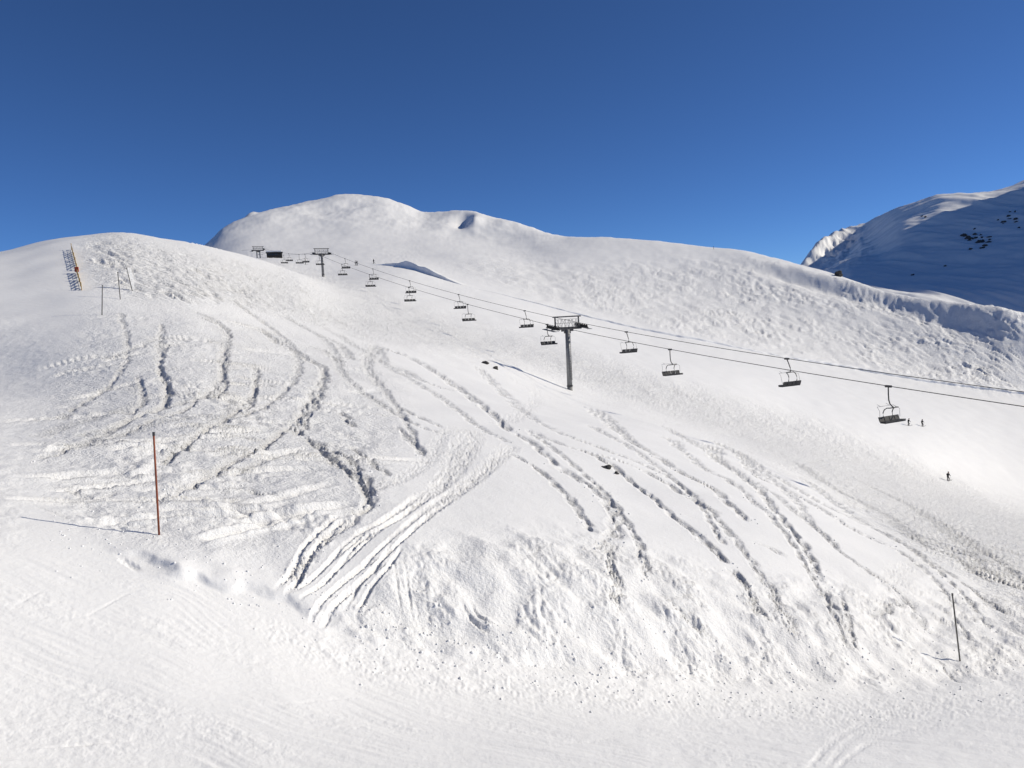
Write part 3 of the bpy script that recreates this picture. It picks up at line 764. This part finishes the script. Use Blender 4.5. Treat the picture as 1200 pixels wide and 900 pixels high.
ft_, fz_ = strand([(309,291),(389,296),(420,309),(480,328.7),(537,345.3),(614.8,364.4),(683,379),(734,389),(922,420),(1200,459.5)], HALF)
t2 = -(T2 - T1).length; t3 = line_t(303, 300, 0)
def make_rope_fn(t, z):
    kn = [t3, t2, 0.0]
    zk = [float(np.interp(k, t, z)) if len(t) else 0 for k in kn]
    order = np.argsort(t); t = t[order]; z = z[order]
    zk = [float(np.interp(k, t, z)) for k in kn]
    i2 = (t >= 0); c3 = np.polyfit(np.append(t[i2], [0] * 6), np.append(z[i2], [zk[2]] * 6), 2)
    m = (t <= 2) & (t >= t2 - 2); tt = np.concatenate([t[m], [t2] * 6, [0] * 6]); zz = np.concatenate([z[m], [zk[1]] * 6, [zk[2]] * 6]); c2 = np.polyfit(tt, zz, 2)
    def fn(q):
        if q >= 0: return float(np.polyval(c3, q))
        if q >= t2: return float(np.polyval(c2, q))
        a = (q - t3) / (t2 - t3); return zk[0] + (zk[1] - zk[0]) * a - 1.2 * 4 * a * (1 - a) * (1 if a > 0 else -.2)
    return fn
near_z = make_rope_fn(nt_, nz_); far_z = make_rope_fn(ft_, fz_)
def rope_pt(t, off, fn): p = T1 + PD * off + LD * t; return Vector((p.x, p.y, fn(t)))
TEND = 95.0
for off, fn, lab in ((-HALF, near_z, 'dark steel rope of the lift strand with the chairs coming down'), (HALF, far_z, 'dark steel rope of the lift strand with the chairs going up')):
    ts = np.concatenate([np.linspace(t3 - 25, t2, 30), np.linspace(t2, 0, 50)[1:], np.linspace(0, TEND, 40)[1:]])
    o = MB().tube([rope_pt(t, off, fn) for t in ts], .030, 6).build('haul_rope', M['rope'], None, True)
    tag(o, lab, 'cable', 'haul ropes of the chairlift')

# ---- towers.  local axes: x = PD across the line, y = LD downhill, z up; origin at the foot
rzL = math.atan2(PD.y, PD.x)
if abs((Matrix.Rotation(rzL, 3, 'Z') @ Vector((0, 1, 0))).dot(LD) + 1) < .1: FLIP = -1
else: FLIP = 1
def make_tower(t, label, twin=False, detail=True):
    base = T1 + LD * t; zn, zf = near_z(t), far_z(t); zr = (zn + zf) / 2
    gz = snow_height(base.x, base.y)
    H = zr - gz - .62
    root = empty('lift_tower', (base.x, base.y, gz), rzL)
    tag(root, label, 'lift tower', 'towers of the chairlift')
    if twin:
        for x in (-.55, .55):
            MB().tube([(x, 0, -1.5), (x, 0, H)], [.24, .2], 12).build('leg', M['steel'], root, True)
        mb = MB().box((0, 0, H * .45), (1.3, .12, .12)); mb.box((.9, 0, H * .5), (1.6, .1, .12)); mb.build('cross_brace', M['steel'], root)
    else:
        MB().tube([(0, 0, .55), (0, 0, H)], [.35, .29], 20).build('shaft', M['steel'], root, True)
        MB().tube([(0, 0, -1.5), (0, 0, .47)], [.36, .35], 20).build('foot', M['concrete'], root, True)
        MB().tube([(0, 0, .46), (0, 0, .56)], [.42, .42], 20).build('flange', M['dark'], root)
        lad = MB()
        for x in (-.17, .17): lad.box((x, FLIP * .40, H * .5 + .6), (.035, .035, H - 1.4))
        k = 1.5
        while k < H - .3: lad.box((0, FLIP * .40, k), (.34, .025, .025)); k += .32
        lad.build('ladder', M['dark'], root)
    arm = MB(); arm.box((0, 0, H + .12), (2 * HALF - .1, .34, .34)); arm.box((0, 0, H - .16), (1.7, .30, .26)); arm.box((0, 0, H - .4), (.85, .34, .28))
    arm.build('crossarm', M['dark'], root)
    for sx, zz, fn in ((-1, zn - gz, near_z), (1, zf - gz, far_z)):
        ddz = (fn(t + 1.4) - fn(t - 1.4)) / 2.8
        sl = math.atan(ddz) * FLIP
        Rm = Matrix.Rotation(sl, 3, 'X')
        x = sx * HALF
        sh = MB(); sh.box((x - sx * .12, 0, zz - .42), (.07, 3.0, .14), Rm); sh.box((x + sx * .14, 0, zz - .42), (.05, 3.0, .12), Rm); sh.box((x - sx * .05, 0, zz - .52), (.30, .5, .22))
        so = sh.build('sheave_beam', M['dark'], root)
        wm = MB().tube([(-.05, 0, 0), (.05, 0, 0)], .23, 16).mesh('sheave')
        for k in range(6):
            yy = (k - 2.5) * .52
            w = obj('sheave', wm, M['rubber'], so); p = Rm @ Vector((0, yy, 0)); w.location = (x, p.y, zz - .27 + p.z)
        cw = MB(); cw.box((x + sx * .52, 0, zz - .62), (.5, 3.0, .04), Rm)
        for yy in (-1.45, 0, 1.45):
            p = Rm @ Vector((0, yy, 0)); cw.box((x + sx * .30, p.y, zz - .60 + p.z), (.7, .05, .06))
        cw.build('catwalk', M['steel'], root)
    gh = H + 1.62
    for x in (-1.78, 1.78):
        MB().box((x, 0, H + .28 + .66), (.14, .16, 1.34)).build('gantry_post', M['dark'], root)
    MB().box((0, 0, gh), (4.25, .15, .17)).build('gantry_beam', M['dark'], root)
    rl = MB()
    for yy in (-.32, .32):
        for z in (H + .78, H + 1.28): rl.tube([(-1.7, yy, z), (1.7, yy, z)], .022, 5)
        for k in range(7):
            x = -1.65 + k * .55; rl.tube([(x, yy, H + .29), (x, yy, H + 1.28)], .022, 5)
            if k < 6: rl.tube([(x, yy, H + (.32 if k % 2 else 1.25)), (x + .55, yy, H + (1.25 if k % 2 else .32))], .016, 4)
    rl.build('railing', M['steel'], root)
    return root
make_tower(0.0, 'tall grey lift tower rising from the choppy slope beside the fresh ski tracks')
make_tower(t2, 'lift tower on a single shaft halfway up, with the low dark hut behind it')
make_tower(t3, 'small twin-legged lift tower peeping over the crest beside the low hut', twin=True)

# ---- chairs
def chair_mesh_parts(kind):
    """side profile in (front, height); front = downhill for chairs coming down, uphill for those going up"""
    if kind == 'down':
        hang = [(0,-.05),(.0,-.6),(.03,-1.05),(.13,-1.32),(.32,-1.50),(.46,-1.56)]
        bow = [(.46,-1.56),(.22,-1.58),(.02,-1.72),(-.08,-1.95),(-.05,-2.25),(.06,-2.50),(.16,-2.62)]
        seat = [(.12,-2.60),(.62,-2.54)]; back = [(-.03,-2.22),(.10,-2.56)]; rest = [(.10,-1.75),(-.28,-1.50)]; hx = 1
    else:
        hang = [(0,-.05),(-.20,-.40),(-.40,-.85),(-.44,-1.08),(-.34,-1.25)]
        bow = [(-.34,-1.25),(-.55,-1.38),(-.68,-1.62),(-.68,-1.95),(-.58,-2.30),(-.50,-2.48)]
        seat = [(-.50,-2.48),(.02,-2.42)]; back = [(-.62,-2.06),(-.52,-2.42)]; rest = [(-.30,-1.45),(.12,-1.30)]; hx = 1
    return hang, bow, seat, back, rest
def make_chair(kind, label):
    hang, bow, seat, back, rest = chair_mesh_parts(kind)
    root = empty('chairlift_chair', (0, 0, 0)); tag(root, label, 'lift chair', 'chairs hanging on the chairlift')
    W = 1.12; bx = .46
    MB().box((0, 0, -.02), (.14, .50, .16)).build('grip', M['dark'], root)
    MB().tube([(0, y, z) for y, z in hang], .046, 8).build('hanger', M['dark'], root, True)
    y0, z0 = bow[0]
    MB().tube([(-bx, y0, z0), (bx, y0, z0)], .04, 8).build('top_bar', M['dark'], root, True)
    for s in (-1, 1):
        MB().tube([(s * (bx + .05 * math.sin(k / 3)), y, z) for k, (y, z) in enumerate(bow)], .036, 8).build('side_bow', M['dark'], root, True)
    (ya, za), (yb, zb) = seat
    n = 4; w = 2 * W / n
    sf = MB(); sf.box((0, (ya + yb) / 2, (za + zb) / 2 - .05), (2 * W, abs(yb - ya) * .9, .05)); sf.build('seat_frame', M['dark'], root)
    for k in range(n):
        x = -W + w * (k + .5)
        Rm = Matrix.Rotation(math.atan2(zb - za, yb - ya) if yb > ya else 0, 3, 'X')
        MB().box((x, (ya + yb) / 2, (za + zb) / 2 + .02), (w * .92, abs(yb - ya), .09), Rm).build('seat_pad', M['pad'], root)
        (y1, z1), (y2, z2) = back; a = math.atan2(y1 - y2, z1 - z2)
        MB().box((x, (y1 + y2) / 2, (z1 + z2) / 2), (w * .86, .07, math.hypot(y1 - y2, z1 - z2)), Matrix.Rotation(-a, 3, 'X')).build('backrest_pad', M['pad'], root)
    (r1, q1), (r2, q2) = rest
    sb = MB()
    for s in (-1, 1): sb.tube([(s * (W - .02), ya, za + .25), (s * (W - .02), r1 - .0, q1), (s * (W - .25), r2, q2)], .014, 5)
    sb.tube([(-(W - .25), r2, q2), (W - .25, r2, q2)], .014, 5)
    for s in (-.5, .5): sb.tube([(s, r2, q2), (s, r2 + .3 * (1 if kind == 'up' else -1), q2 + .12)], .014, 5)
    sb.build('restraint_bar', M['steel'], root, True)
    return root
# local +y must be the chair's front: downhill for 'down', uphill for 'up'
rz_down = math.atan2(LD.y, LD.x) - math.pi / 2
near_px = [(1041,453,'chair coming down, over the two small skiers on the groomed piste'),
           (785,409,'descending chair hanging just downhill of the tall grey lift tower'),
           (641,381,'descending chair hanging beside the uphill end of the tall grey tower'),
           (548,358,'descending chair next uphill from the one at the tall grey tower')]
far_px = [(922,420,'ascending chair hanging farthest downhill, over the groomed piste'),
          (734,389,'ascending chair just below the tall grey lift tower, seen from behind'),
          (614.8,364.4,'ascending chair that has just passed the tall grey lift tower'),
          (537.3,345.3,'ascending chair next uphill from the one past the tall grey tower')]
cd = make_chair('down', ''); cu = make_chair('up', '')
far_lab_d = 'small descending chair hanging between the upper towers and the snow cut'
far_lab_u = 'small ascending chair hanging between the upper towers and the snow cut'
tnear = [line_t(p[0], p[1], -HALF) for p in near_px]; tfar = [line_t(p[0], p[1], HALF) for p in far_px]
lab_n = [p[2] for p in near_px]; lab_f = [p[2] for p in far_px]
for px, py, l in ((479,334,'third descending chair downhill from the middle lift tower'),(433,321,'second descending chair downhill from the middle lift tower'),(400.5,309,'first descending chair downhill from the middle lift tower'),
                  (374,297,'descending chair hanging right against the middle lift tower'),(350,294.5,'descending chair hanging between the middle tower and the low hut'),(332,293,'descending chair hanging in front of the low hut')):
    tnear.append(line_t(px, py, -HALF)); lab_n.append(l)
for px, py, l in ((480,328.7,'third ascending chair downhill from the middle lift tower'),(436.7,313.3,'second ascending chair downhill from the middle lift tower'),(404,301,'first ascending chair downhill from the middle lift tower'),
                  (357,294,'ascending chair that has just passed the middle lift tower'),(338,293,'ascending chair hanging beside the low hut')):
    tfar.append(line_t(px, py, HALF)); lab_f.append(l)
for i, (t, l) in enumerate(zip(tnear, lab_n)):
    c = cd if i == 0 else copy_tree(cd); c.location = rope_pt(t, -HALF, near_z); c.rotation_euler.z = rz_down + random.uniform(-.03, .03); c['label'] = l
for i, (t, l) in enumerate(zip(tfar, lab_f)):
    c = cu if i == 0 else copy_tree(cu); c.location = rope_pt(t, HALF, far_z); c.rotation_euler.z = rz_down + math.pi + random.uniform(-.03, .03); c['label'] = l

# ------------------------------------------------------------------ low hut beside the top towers
u_, e_ = ray(322, 302); Yh = 300.0; hx = float(u_) * Yh; hz = snow_height(hx, Yh)
ztop = float(ray(322, 301.3)[1]) * Yh
hut = empty('mountain_hut', (hx, Yh, hz), math.radians(14)); tag(hut, 'low dark wooden hut with a snow-covered flat roof behind the crest', 'hut')
hh = max(ztop - hz, 1.8)
MB().box((0, 0, hh / 2 - .4), (5.6, 4, hh + .8)).build('wall', M['timber'], hut)
rf = MB().box((0, 0, hh + .12), (6.2, 4.6, .22)).build('roof', M['dark'], hut)
MB().box((-.2, 0, hh + .48), (5.6, 4.3, .50)).build('roof_snow', M['snow'], hut)
for x in (-1.9, -.6, .7):
    f = MB().box((x, -2.03, hh * .6), (.9, .06, .7)).build('window', M['timber'], hut); MB().box((x, -2.07, hh * .6), (.76, .04, .56)).build('pane', M['glass'], f)
MB().box((2.0, -2.03, hh * .45), (.9, .06, hh * .85)).build('door', M['rubber'], hut)

# ------------------------------------------------------------------ piste poles
def pole(name, top, foot, rad, m, label, cat, group=None, cap=None):
    x, y = ground_at(*foot); z = snow_height(x, y)
    u, e = ray(*foot)
    ub, eb = ray(*top)
    h = Vector((float(ub) * y, y, float(eb) * y)) - Vector((float(u) * y, y, float(e) * y))
    root = empty(name, (x, y, z)); tag(root, label, cat, group)
    MB().tube([-.06 * h, h * .5, h], [rad, rad, rad * .9], 10).build('pole', m, root, True)
    cz = h * .985
    MB().tube([h * .97, h * 1.004], [rad * 1.25, rad * 1.25], 10).build('cap', cap or m, root)
    return root
pole('piste_pole', (180, 507), (186.5, 627), .019, M['orange'], 'tall rust-orange piste pole standing in the rough snow', 'pole', None, M['dark'])
pole('piste_pole', (1116, 693), (1125, 772), .020, M['grey'], 'thin dark grey pole leaning on the rubble bank above the piste', 'pole')
pole('piste_pole', (120, 334), (119.5, 369), .030, M['grey'], 'grey piste pole lowest of the poles near the yellow fence', 'pole', 'piste poles on the crest')
pole('piste_pole', (138, 319), (141, 351), .030, M['grey'], 'grey piste pole between the white banner and the lowest pole', 'pole', 'piste poles on the crest')
b = pole('piste_banner', (148.5, 314), (155, 341), .030, M['grey'], 'narrow white banner on a pole below the crest of the hill', 'banner')
hb = b.children[0]
x, y = ground_at(155, 341)
d = [Vector((float(ray(a, c)[0]) * y, y, float(ray(a, c)[1]) * y)) - Vector((float(ray(155, 341)[0]) * y, y, float(ray(155, 341)[1]) * y)) for a, c in ((148.5, 314), (154, 339))]
ban = MB(); rows = 9
fr = []
for k in range(rows):
    t = k / (rows - 1); p = d[0].lerp(d[1], t); wv = .24 + .03 * math.sin(t * 5)
    fr += [p + Vector((.03, -.01, 0)), p + Vector((.03 + wv * .75, -.01 + wv * .7, 0)), p + Vector((.03 + wv * .75, .012 + wv * .7, 0)), p + Vector((.03, .012, 0))]
fc = []
for k in range(rows - 1):
    for q in range(4): fc.append((k * 4 + q, k * 4 + (q + 1) % 4, k * 4 + 4 + (q + 1) % 4, k * 4 + 4 + q))
fc += [(0, 1, 2, 3), tuple((rows - 1) * 4 + q for q in (3, 2, 1, 0))]
ban.add(fr, fc); ban.build('banner_cloth', M['white'], b)
pole('marker_post', (836, 287.5), (836.5, 291.5), .10, M['dark'], 'tiny dark marker post standing on the long skyline ridge', 'post')

# ------------------------------------------------------------------ wooden snow fences on the left crest
def fence(pa, pb, label, board=False, hgt=.48):
    A = ground_at(*pa); B = ground_at(*pb); A = Vector((A[0], A[1], 0)); B = Vector((B[0], B[1], 0))
    L = (B - A).length; n = max(int(L / .42), 6); dirv = (B - A).normalized()
    root = empty('snow_fence', (A.x, A.y, snow_height(A.x, A.y))); tag(root, label, 'fence', 'snow fences on the crest')
    org = Vector(root.location)
    def at(t, h):
        p = A.lerp(B, t); p.z = snow_height(p.x, p.y) + h; return p - org
    for k in range(5):
        t = k / 4; MB().tube([at(t, -.4), at(t, hgt + .12)], .028, 8).build('post', M['yellow'], root)
    for h in (.08, .26, .44):
        MB().tube([at(t, h) for t in np.linspace(0, 1, 9)], .012, 5).build('rail', M['yellow'], root)
    sm = MB().box((0, 0, 0), (.03, .36, .62)).mesh('slat'); ang = math.atan2(dirv.y, dirv.x) - math.pi / 2
    for k in range(n):
        t = (k + .5) / n
        for j, h in enumerate((.18, .40) if k % 2 else (.08, .29)):
            if random.random() < .12: continue
            s = obj('slat', sm, M['yellow'], root); s.location = at(t, h); s.rotation_euler = (random.uniform(-.1, .1), 0, ang)
            s.scale.z = random.uniform(.14, .22)
    if board:
        p = at(.93, .4); s = MB().box(p, (.3, .06, .4), Matrix.Rotation(.1, 3, 'Z')).build('warning_board', M['red'], root); s['label'] = 'orange-red board at the end of the fence'
    return root
fence((90.5, 317), (84, 293), 'yellow slatted snow fence higher up, at the crest of the hill')
fence((95.8, 340), (90, 320), 'yellow slatted snow fence with a red board at its upper end', True)

# ------------------------------------------------------------------ skiers
def skin_mesh(name, verts, edges, radii):
    me = bpy.data.meshes.new(name); me.from_pydata(verts, edges, []); me.update()
    o = bpy.data.objects.new(name, me); COL.objects.link(o)
    md = o.modifiers.new('skin', 'SKIN'); sd = o.modifiers.new('sub', 'SUBSURF'); sd.levels = 2; sd.render_levels = 2
    for i, r in enumerate(radii):
        sv = me.skin_vertices[0].data[i]; sv.radius = (r, r) if not hasattr(r, '__len__') else r; sv.use_root = (i == 0)
    dg = bpy.context.evaluated_depsgraph_get(); ev = o.evaluated_get(dg)
    out = bpy.data.meshes.new_from_object(ev); out.name = name
    bpy.data.objects.remove(o); bpy.data.meshes.remove(me)
    for p in out.polygons: p.use_smooth = True
    return out
def skier_parts():
    # facing +y, knees bent, leaning forward, hands ahead holding poles
    V = [(0,-.10,.92),(0,-.02,1.18),(0,.06,1.42),(0,.10,1.54),
         (.10,-.08,.88),(.13,.14,.52),(.13,-.02,.12),(.13,.14,.07),
         (-.10,-.08,.88),(-.13,.14,.52),(-.13,-.02,.12),(-.13,.14,.07),
         (.19,.05,1.40),(.31,.04,1.14),(.30,.30,1.06),(.29,.38,1.06),
         (-.19,.05,1.40),(-.31,.04,1.14),(-.30,.30,1.06),(-.29,.38,1.06)]
    Eg = [(0,1),(1,2),(2,3),(0,4),(4,5),(5,6),(6,7),(0,8),(8,9),(9,10),(10,11),(2,12),(12,13),(13,14),(14,15),(2,16),(16,17),(17,18),(18,19)]
    R = [.15,.155,.15,.07,.11,.085,.075,.06,.11,.085,.075,.06,.085,.062,.05,.045,.085,.062,.05,.045]
    body = skin_mesh('body', V, Eg, R)
    bm = bmesh.new(); bmesh.ops.create_icosphere(bm, subdivisions=2, radius=.125)
    for v in bm.verts: v.co.z *= 1.12
    bmesh.ops.translate(bm, vec=(0, .12, 1.66), verts=bm.verts); hd = bpy.data.meshes.new('head'); bm.to_mesh(hd); bm.free()
    bm = bmesh.new(); bmesh.ops.create_uvsphere(bm, u_segments=14, v_segments=8, radius=.145)
    bmesh.ops.delete(bm, geom=[v for v in bm.verts if v.co.z < -.035], context='VERTS')
    bmesh.ops.translate(bm, vec=(0, .10, 1.69), verts=bm.verts); hl = bpy.data.meshes.new('helmet'); bm.to_mesh(hl); bm.free()
    sk = MB(); prof = [(-.62,.03),(-.5,.015),(.75,.015),(.95,.06),(1.05,.13)]
    for k in range(len(prof) - 1):
        (a, za), (c, zc) = prof[k], prof[k + 1]; w0 = .045
        sk.add([(-w0,a,za),(w0,a,za),(w0,a,za+.018),(-w0,a,za+.018),(-w0,c,zc),(w0,c,zc),(w0,c,zc+.018),(-w0,c,zc+.018)], [(0,1,2,3),(4,7,6,5),(0,4,5,1),(1,5,6,2),(2,6,7,3),(3,7,4,0)])
    skm = sk.mesh('ski')
    plm = MB().tube([(0, 0, 0), (0, -.45, -1.0)], .014, 6).mesh('ski_pole')
    return body, hd, hl, skm, plm
SP = skier_parts()
MSKIN = mat('skin', (.42, .25, .18), .6)
def skier(px, py, heading, label, scale=1.0, cm='cloth', group=None, lean=0.0):
    x, y = ground_at(px, py)
    r = empty('person', (x, y, snow_height(x, y) + .02), heading); r.scale = (scale,) * 3; tag(r, label, 'person', group)
    r.rotation_euler.y = lean
    b_ = obj('body', SP[0].copy(), M[cm], r); obj('head', SP[1].copy(), MSKIN, r); obj('helmet', SP[2].copy(), M['dark'], r)
    for s in (-1, 1):
        k = obj('ski', SP[3], M['dark'], r); k.location = (s * .13, 0, 0)
        q = obj('ski_pole', SP[4], M['grey'], r); q.location = (s * .30, .36, 1.1)
    return r
skier(1111, 564, math.radians(-60), 'lone dark-clothed skier in a crouch on the choppy snow below the lift', 1.06)
skier(1064.5, 499, math.radians(-80), 'dark-clothed skier under the chair, the one on its side of the pair', 1.0, 'cloth2', None, .06)
skier(1081, 499.5, math.radians(-70), 'dark-clothed skier of the pair, the one clear of the chair', 1.0, 'cloth', None, -.08)
for px, py, l in ((358, 310, 'tiny lone skier between the low hut and the middle tower'), (416.5, 311, 'tiny skier of the close pair on the upper piste'), (418.5, 311, 'tiny skier of the close pair on the upper piste'), (438, 309, 'tiny skier at the start of the dark snow cut')):
    skier(px, py, random.uniform(-2, 0), l, .95, 'cloth', 'far skiers near the upper towers')

# ------------------------------------------------------------------ rocks
def rock(loc, size, label, seed, group=None, name='rock'):
    bm = bmesh.new(); bmesh.ops.create_icosphere(bm, subdivisions=3, radius=1.0); R = random.Random(seed)
    ph = [R.uniform(0, 6) for _ in range(6)]
    for v in bm.verts:
        c = v.co; n = .22 * math.sin(3.1 * c.x + ph[0]) + .2 * math.sin(4.3 * c.y + ph[1]) + .18 * math.sin(5.2 * c.z + ph[2]) + .1 * math.sin(9 * c.x + 7 * c.y + ph[3]) + R.uniform(-.06, .06)
        v.co = c * (1 + n); v.co.x *= size[0]; v.co.y *= size[1]; v.co.z *= size[2]
    me = bpy.data.meshes.new(name); bm.to_mesh(me); bm.free()
    o = obj(name, me, M['rock']); o.location = loc; tag(o, label, 'rock', group); return o
for k, (px, py, s, l) in enumerate(((568,426,.34,'upper of two small dark stones on the untracked snow near the tower'), (580.5,433,.30,'lower of two small dark stones on the untracked snow near the tower'),
                                   (711,548,.15,'dark stone poking out beside a churned ski track'), (722,554,.09,'smallest dark stone beside a churned ski track'))):
    x, y = ground_at(px, py); rock((x, y, snow_height(x, y) + s * .2), (s * 1.2, s, s * .75), l, k)
x, y = ground_at(982, 324); rk = rock((x, y, snow_height(x, y) + .9), (2.0, 1.6, 1.3), 'snow-capped dark rock on the ridge in front of the far mountain', 21)
RR = random.Random(5)
outs = [(1130,277,6,4),(1136,281,8,5),(1150,286,7,4),(1158,287,5,3),(1154,293,5,3),(1142,276,5,3),(1176,262,5,3),(1190,260,6,2),(1183,258,4,2),(1080,257,3,2),(1085,258,3,2),(1107,313,3,2),(1070,328,3,2)]
outs += [(RR.gauss(1144, 11), RR.gauss(283, 6), RR.uniform(2, 5), RR.uniform(1.5, 3)) for _ in range(14)] + [(RR.gauss(1184, 9), RR.gauss(261, 4), RR.uniform(2, 4), RR.uniform(1, 2.5)) for _ in range(8)]
for k, (px, py, sx, sz) in enumerate(outs):
    p = far_at(px, py); rock(p, (sx, sx * .8, sz), 'dark rock outcrop breaking the shaded face of the far mountain', 40 + k, 'rock outcrops of the far mountain', 'rock_outcrop')

# ------------------------------------------------------------------ loose chunks of snow along the churned tracks and the bank
cv = []; cf = []
ico = bmesh.new(); bmesh.ops.create_icosphere(ico, subdivisions=1, radius=1.0); ico.verts.ensure_lookup_table()
IV = np.array([v.co[:] for v in ico.verts]); IF = np.array([[v.index for v in f.verts] for f in ico.faces]); ico.free()
spots = []
for W, wd, dp in CHUNK_LINES:
    if W[:, 1].mean() > 60: continue
    L = np.linalg.norm(np.diff(W, axis=0), axis=1).sum()
    for _ in range(int(L * 4)):
        k = RNG.integers(0, len(W) - 1); t = RNG.random(); p = W[k] * (1 - t) + W[k + 1] * t
        spots.append((p[0] + RNG.normal(0, wd * 1.0), p[1] + RNG.normal(0, wd * 1.0), wd * .16 * RNG.random() ** 2 + .006))
for _ in range(1200):
    px = RNG.uniform(420, 1200); by = np.interp(px, [p[0] for p in base_line], [p[1] for p in base_line])
    py = by + RNG.normal(-8, 26)
    if py > by + 55: continue
    x, y = ground_at(px, py); spots.append((x, y, .005 + .028 * RNG.random() ** 3))
for _ in range(500):
    px = RNG.uniform(60, 430); by = np.interp(px, [p[0] for p in base_line], [p[1] for p in base_line])
    x, y = ground_at(px, by + RNG.normal(-25, 30)); spots.append((x, y, .004 + .018 * RNG.random() ** 3))
spots = np.array(spots[:20000])
allv = []; allf = []
for k, (x, y, s) in enumerate(spots):
    z = snow_height(x, y); q = RNG.random(3) * .6 + .7; jit = 1 + RNG.uniform(-.28, .28, (len(IV), 1))
    a = RNG.random() * 6.28; R2 = np.array([[math.cos(a), -math.sin(a), 0], [math.sin(a), math.cos(a), 0], [0, 0, 1]])
    allv.append((IV * jit * q) @ R2.T * s + np.array([x, y, z + s * .1])); allf.append(IF + k * len(IV))
allv = np.concatenate(allv); allf = np.concatenate(allf)
me = bpy.data.meshes.new('snow_chunks'); me.vertices.add(len(allv)); me.vertices.foreach_set('co', allv.astype(np.float32).ravel())
me.loops.add(allf.size); me.loops.foreach_set('vertex_index', allf.astype(np.int32).ravel())
me.polygons.add(len(allf)); me.polygons.foreach_set('loop_start', np.arange(0, allf.size, 3, dtype=np.int32)); me.polygons.foreach_set('loop_total', np.full(len(allf), 3, np.int32))
me.update(calc_edges=True)
o = obj('snow_chunks', me, M['snow']); tag(o, 'loose lumps of broken snow along the tracks and the bank', 'snow lumps', kind='stuff')
